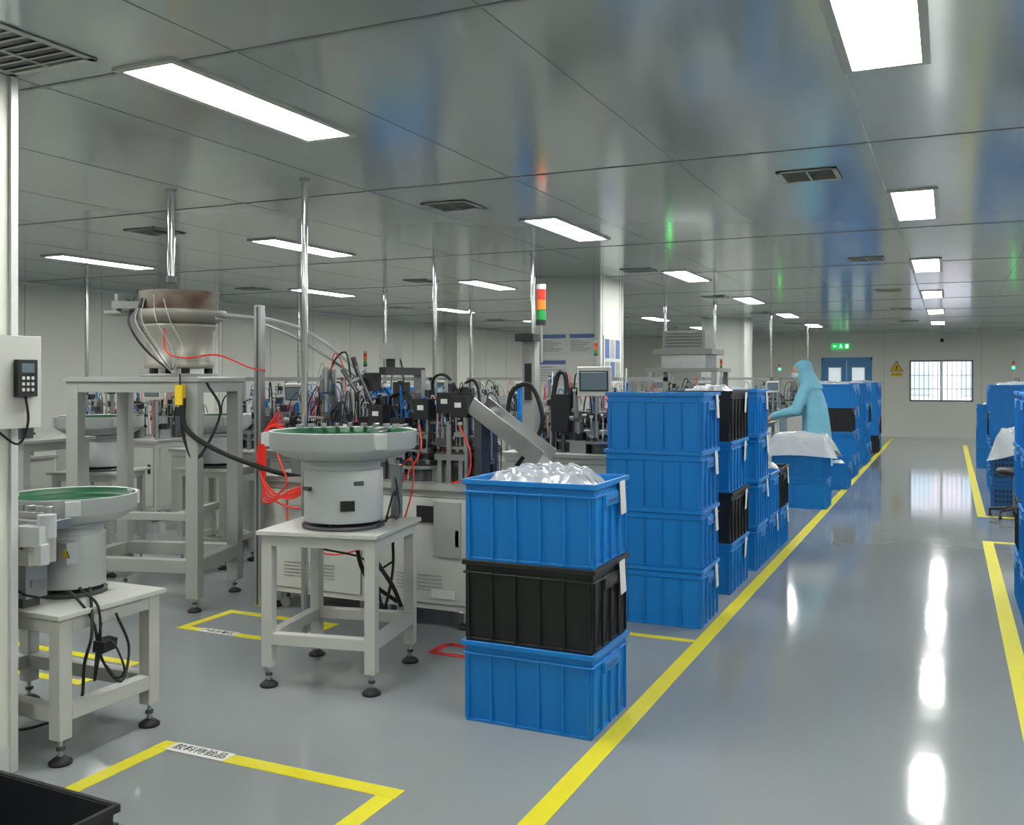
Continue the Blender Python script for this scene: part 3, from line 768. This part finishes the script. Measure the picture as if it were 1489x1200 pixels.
b.tube([(-2.95, 5.05, 1.25), (-2.9, 4.98, 1.1), (-2.98, 4.97, .95), (-3.05, 5.0, .88)], .005, M_TR)
b.tube([(-3.9, 4.98, .8), (-3.85, 4.96, .55), (-3.55, 4.95, .42), (-3.2, 4.98, .5)], .006, M_TR)
b.obj('assembly_machine', bevel=.003)

# ------------------------------------------------------------------ neighbouring machines (right row)
b = MB(); r = random.Random(33)
cabinet(b, -3.3, -2.35, 7.0, 7.9, .12, .90, 1); b.bb(-3.33, -2.32, 6.97, 7.93, .90, .93, M_GREYP)
gizmos(b, -3.2, -2.45, 7.15, 7.8, .93, 36, r, .6)
b.box((-3.12, 7.15, 1.38), (.11, .10, .90), M_GREYP); b.box((-3.12, 7.08, 1.86), (.16, .14, .06), M_BLACK); b.box((-3.12, 7.09, 1.5), (.06, .01, .3), M_BLACK)
tower(b, -3.06, 7.22, 1.66, 1.4, 'n')
hmi(b, -2.56, 7.13, 1.41, .15, .27, .19, .93)
tower(b, -2.58, 7.22, 1.60, .5, 'n')
b.box((-2.7, 7.5, 1.24), (.75, .3, .03), M_STEEL)
for q in (-3.0, -2.4): b.box((q, 7.5, 1.08), (.04, .04, .3), M_ALU)
b.tube([(-2.90, 7.1, 1.4), (-2.86, 7.1, 1.56), (-2.8, 7.1, 1.56), (-2.78, 7.1, 1.4)], .02, M_RUB, 10)
b.box((-2.84, 7.12, 1.25), (.14, .1, .3), M_BLACK)
b.obj('assembly_machine', bevel=.003)
assembly_machine(-2.95, 9.2, 0, 1.0, .8, 41, 30, False, False)
b = MB(); r = random.Random(44)
cabinet(b, -3.1, -2.2, 10.1, 10.9, .12, .9, 1); gizmos(b, -3.0, -2.35, 10.25, 10.8, .9, 26, r, .5)
for (x, y) in ((-3.0, 10.2), (-2.3, 10.2), (-3.0, 10.8), (-2.3, 10.8)): b.box((x, y, 1.26), (.05, .05, .74), M_ALU)
b.box((-2.65, 10.5, 1.62), (.8, .7, .04), M_GREYP); b.box((-2.65, 10.5, 1.72), (.5, .5, .16), M_STEEL)
b.box((-2.65, 10.5, 1.82), (.66, .62, .06), M_GREYP); b.box((-2.65, 10.5, 1.95), (.48, .46, .2), M_GREYP)
for k in range(5): b.box((-2.65, 10.265, 1.88 + k * .035), (.40, .01, .012), M_DSTEEL)
b.obj('hopper_feed_machine', bevel=.003)
assembly_machine(-3.35, 13.2, 0, .9, .8, 46, 24, True, True, lit='g')
assembly_machine(-3.1, 16.2, 0, 1.2, .8, 47, 22, True, True)
assembly_machine(-2.95, 20.9, 0, 1.0, .8, 48, 20, True, True, lit='g')
assembly_machine(2.0, 15.9, 0, 1.2, .8, 49, 20, True, True); assembly_machine(1.6, 19.8, 0, 1.2, .8, 50, 16, True, True, lit='g')
fld = [(-5.9, 7.2, 1.5), (-6.1, 9.7, 1.3), (-6.2, 12.8, 1.5), (-6.0, 15.7, 1.5), (-8.4, 8.0, 1.5), (-8.5, 11.2, 1.5), (-8.4, 14.3, 1.5), (-8.3, 17.3, 1.5), (-5.9, 18.8, 1.5), (-7.7, 5.4, 1.3)]
for i, (x, y, w) in enumerate(fld):
    assembly_machine(x, y, 0, w, .85, 60 + i, 44 if y < 10 else 26, i % 2 == 0, i in (1, 3), lit='g' if i == 3 else 'n', hmax=.55)
feeder(-6.15, 5.5, .3, .80, .5, .33, .19); feeder(-5.5, 6.12, .1, .80, .45, .27, .17); feeder(-4.6, 7.4, .2, .85, .5, .3, .17)
feeder(-7.1, 9.3, 0, .9, .45, .26); feeder(-7.3, 12.3, 0, .9, .4, .25); feeder(-4.8, 9.6, 0, .9); feeder(-4.6, 12.8, 0, .9)
b = MB(); stand(b, 1.1, .6, 1.1, t=.06, rail=.35, m=M_GREYP); r = random.Random(5); gizmos(b, -.4, .4, -.15, .15, 1.1, 14, r, .3)
b.obj('parts_feed_stand', (-6.3, 4.72, 0), .1, .003)
b = MB(); stand(b, .8, .45, .95, t=.05, rail=.3, m=M_GREYP); gizmos(b, -.3, .3, -.10, .10, .95, 12, r, .3)
b.obj('parts_feed_stand', (-4.65, 6.35, 0), 0, .003)
stack(-5.12, 8.5, 'bbbb', seed=51); stack(-4.9, 11.7, 'bbbb', seed=52)

# ------------------------------------------------------------------ bench and worker
b = MB(); stand(b, .56, 1.3, .95, t=.04, rail=.2, m=M_ALU); r = random.Random(77)
gizmos(b, -.20, .0, -.5, .5, .95, 8, r, .3, True)
for q in range(6): b.box((.18, -.2 + q * .08, .965), (.05, .04, .03), M_PAPER, (0, 0, q))
b.obj('work_bench', (-2.42, 12.5, 0), 0, .003)

def worker(loc, rz, reach=.50):
    e = empty('cleanroom_worker', loc, rz)
    b = MB(); m = M_SUIT
    b.loft([(-.02, 0, .42, .21, .26), (-.03, 0, .55, .195, .25), (-.03, 0, .8, .18, .235), (-.02, 0, 1.0, .165, .22), (.0, 0, 1.18, .155, .215),
            (.03, 0, 1.32, .14, .22), (.055, 0, 1.42, .115, .20), (.08, 0, 1.48, .09, .13), (.10, 0, 1.54, .075, .09)], m)
    for s in (-1, 1):
        b.cyl((-.03, s * .1, .9), (-.01, s * .11, .48), .10, m, 18, .078); b.cyl((-.01, s * .11, .48), (-.05, s * .11, .07), .078, m, 18, .058)
        b.ell((.01, s * .11, .055), (.14, .052, .055), m)
        S = (.06, s * .205, 1.40); E = (.17, s * .27, 1.12); W = (reach - .02, s * .15, 1.04)
        b.ell(S, (.080, .075, .080), m); b.cyl(S, E, .078, m, 16, .070); b.ell(E, (.070,) * 3, m); b.cyl(E, W, .070, m, 16, .046); b.ell(W, (.048,) * 3, m)
    # hood: rounded head cover, brow edge and drape to the shoulders
    b.ell((.125, 0, 1.650), (.112, .098, .122), m, rot=(0, .25, 0)); b.ell((.165, 0, 1.690), (.082, .086, .062), m)
    b.loft([(.03, 0, 1.40, .14, .20), (.06, 0, 1.48, .13, .165), (.09, 0, 1.56, .115, .115), (.11, 0, 1.62, .10, .095)], m)
    o = b.obj('suit', parent=e)
    rm = o.modifiers.new('remesh', 'REMESH'); rm.mode = 'VOXEL'; rm.voxel_size = .012; rm.use_smooth_shade = True
    sm = o.modifiers.new('smooth', 'SMOOTH'); sm.iterations = 5; sm.factor = .5
    f = MB()
    f.M = Matrix.Translation((-.022, 0, 0)) @ Matrix.Translation((.2, 0, 1.62)) @ Matrix.Rotation(.2, 4, 'Y') @ Matrix.Translation((-.2, 0, -1.62))
    f.ell((.205, 0, 1.62), (.092, .072, .105), M_SKIN, 20, 14)
    f.ell((.302, 0, 1.615), (.018, .014, .028), M_SKIN)
    for s in (-1, 1):
        f.ell((.283, s * .032, 1.645), (.010, .015, .009), M_PAPER, 10, 6); f.ell((.290, s * .032, 1.645), (.005, .006, .006), M_HAIRB, 8, 6)
        f.box((.284, s * .034, 1.665), (.01, .035, .006), M_HAIRB)
    f.ell((.222, 0, 1.585), (.095, .070, .062), M_MASK, 20, 12)
    f.obj('face', parent=e)
    for s in (-1, 1):
        h = MB(); W = Vector((reach - .01, s * .15, 1.035)); D = Vector((.80, -s * .25, -.40)).normalized()
        side = D.cross(Vector((0, 0, 1))).normalized(); dn = D.cross(side).normalized()
        if dn.z > 0: dn = -dn
        P = W + D * .06
        h.tube([W - D * .03, W, W + D * .03], [.028, .030], M_SKIN, 10)
        h.tube([W, P, W + D * .10], [.036, .034], M_SKIN, 12)
        for i, (off, L) in enumerate(((-.030, .065), (-.010, .078), (.010, .072), (.029, .056))):
            a = W + D * .085 + side * off
            h.tube([a, a + D * L * .4 + dn * .004, a + D * L * .75 + dn * L * .22, a + D * L * .92 + dn * L * .5], [.0095, .0075], M_SKIN, 8, 4)
        a = W + D * .03 + side * (.030 * (s))
        h.tube([a, a + D * .03 + side * s * .02, a + D * .06 + side * s * .022 + dn * .012], [.0115, .009], M_SKIN, 8, 4)
        h.obj('hand', parent=e)
    return e
worker((-1.56, 12.6, 0), math.pi - .1)

# ------------------------------------------------------------------ swivel stool on the right
b = MB()
for k in range(5):
    a = k * 2 * math.pi / 5 + .3
    b.cyl((0, 0, .11), (.26 * math.cos(a), .26 * math.sin(a), .08), .02, M_BLACK, 10, .014)
    b.cyl((.26 * math.cos(a) - .015, .26 * math.sin(a), .03), (.26 * math.cos(a) + .015, .26 * math.sin(a), .03), .03, M_BLACK, 14)
    b.cyl((.26 * math.cos(a), .26 * math.sin(a), .03), (.26 * math.cos(a), .26 * math.sin(a), .085), .01, M_BLACK, 8)
b.cyl((0, 0, .1), (0, 0, .48), .025, M_CHROME, 14)
b.lathe((0, 0, 0), [(0, .47), (.17, .47), (.19, .49), (.19, .52), (.17, .54), (0, .545)], M_BLACK)
b.obj('swivel_stool', (.66, 11.75, 0))

# ------------------------------------------------------------------ world and camera
w = bpy.data.worlds.new('World'); scene.world = w; w.use_nodes = True
nt = w.node_tree; bg = nt.nodes['Background']
sky = nt.nodes.new('ShaderNodeTexSky'); sky.sky_type = 'HOSEK_WILKIE'; sky.turbidity = 6
sky.sun_direction = (0.3, -0.5, 0.8)
nt.links.new(sky.outputs[0], bg.inputs[0]); bg.inputs[1].default_value = 20

cam = bpy.data.cameras.new('camera'); co = bpy.data.objects.new('camera', cam); scene.collection.objects.link(co)
co.location = (0, 0, 1.53); co.rotation_euler = (math.pi / 2, 0, math.radians(24.72))
cam.sensor_width = 36; cam.lens = 1380 / 1489 * 36
cam.shift_y = -50 / 1489
cam.clip_start = .05; cam.clip_end = 200
scene.camera = co
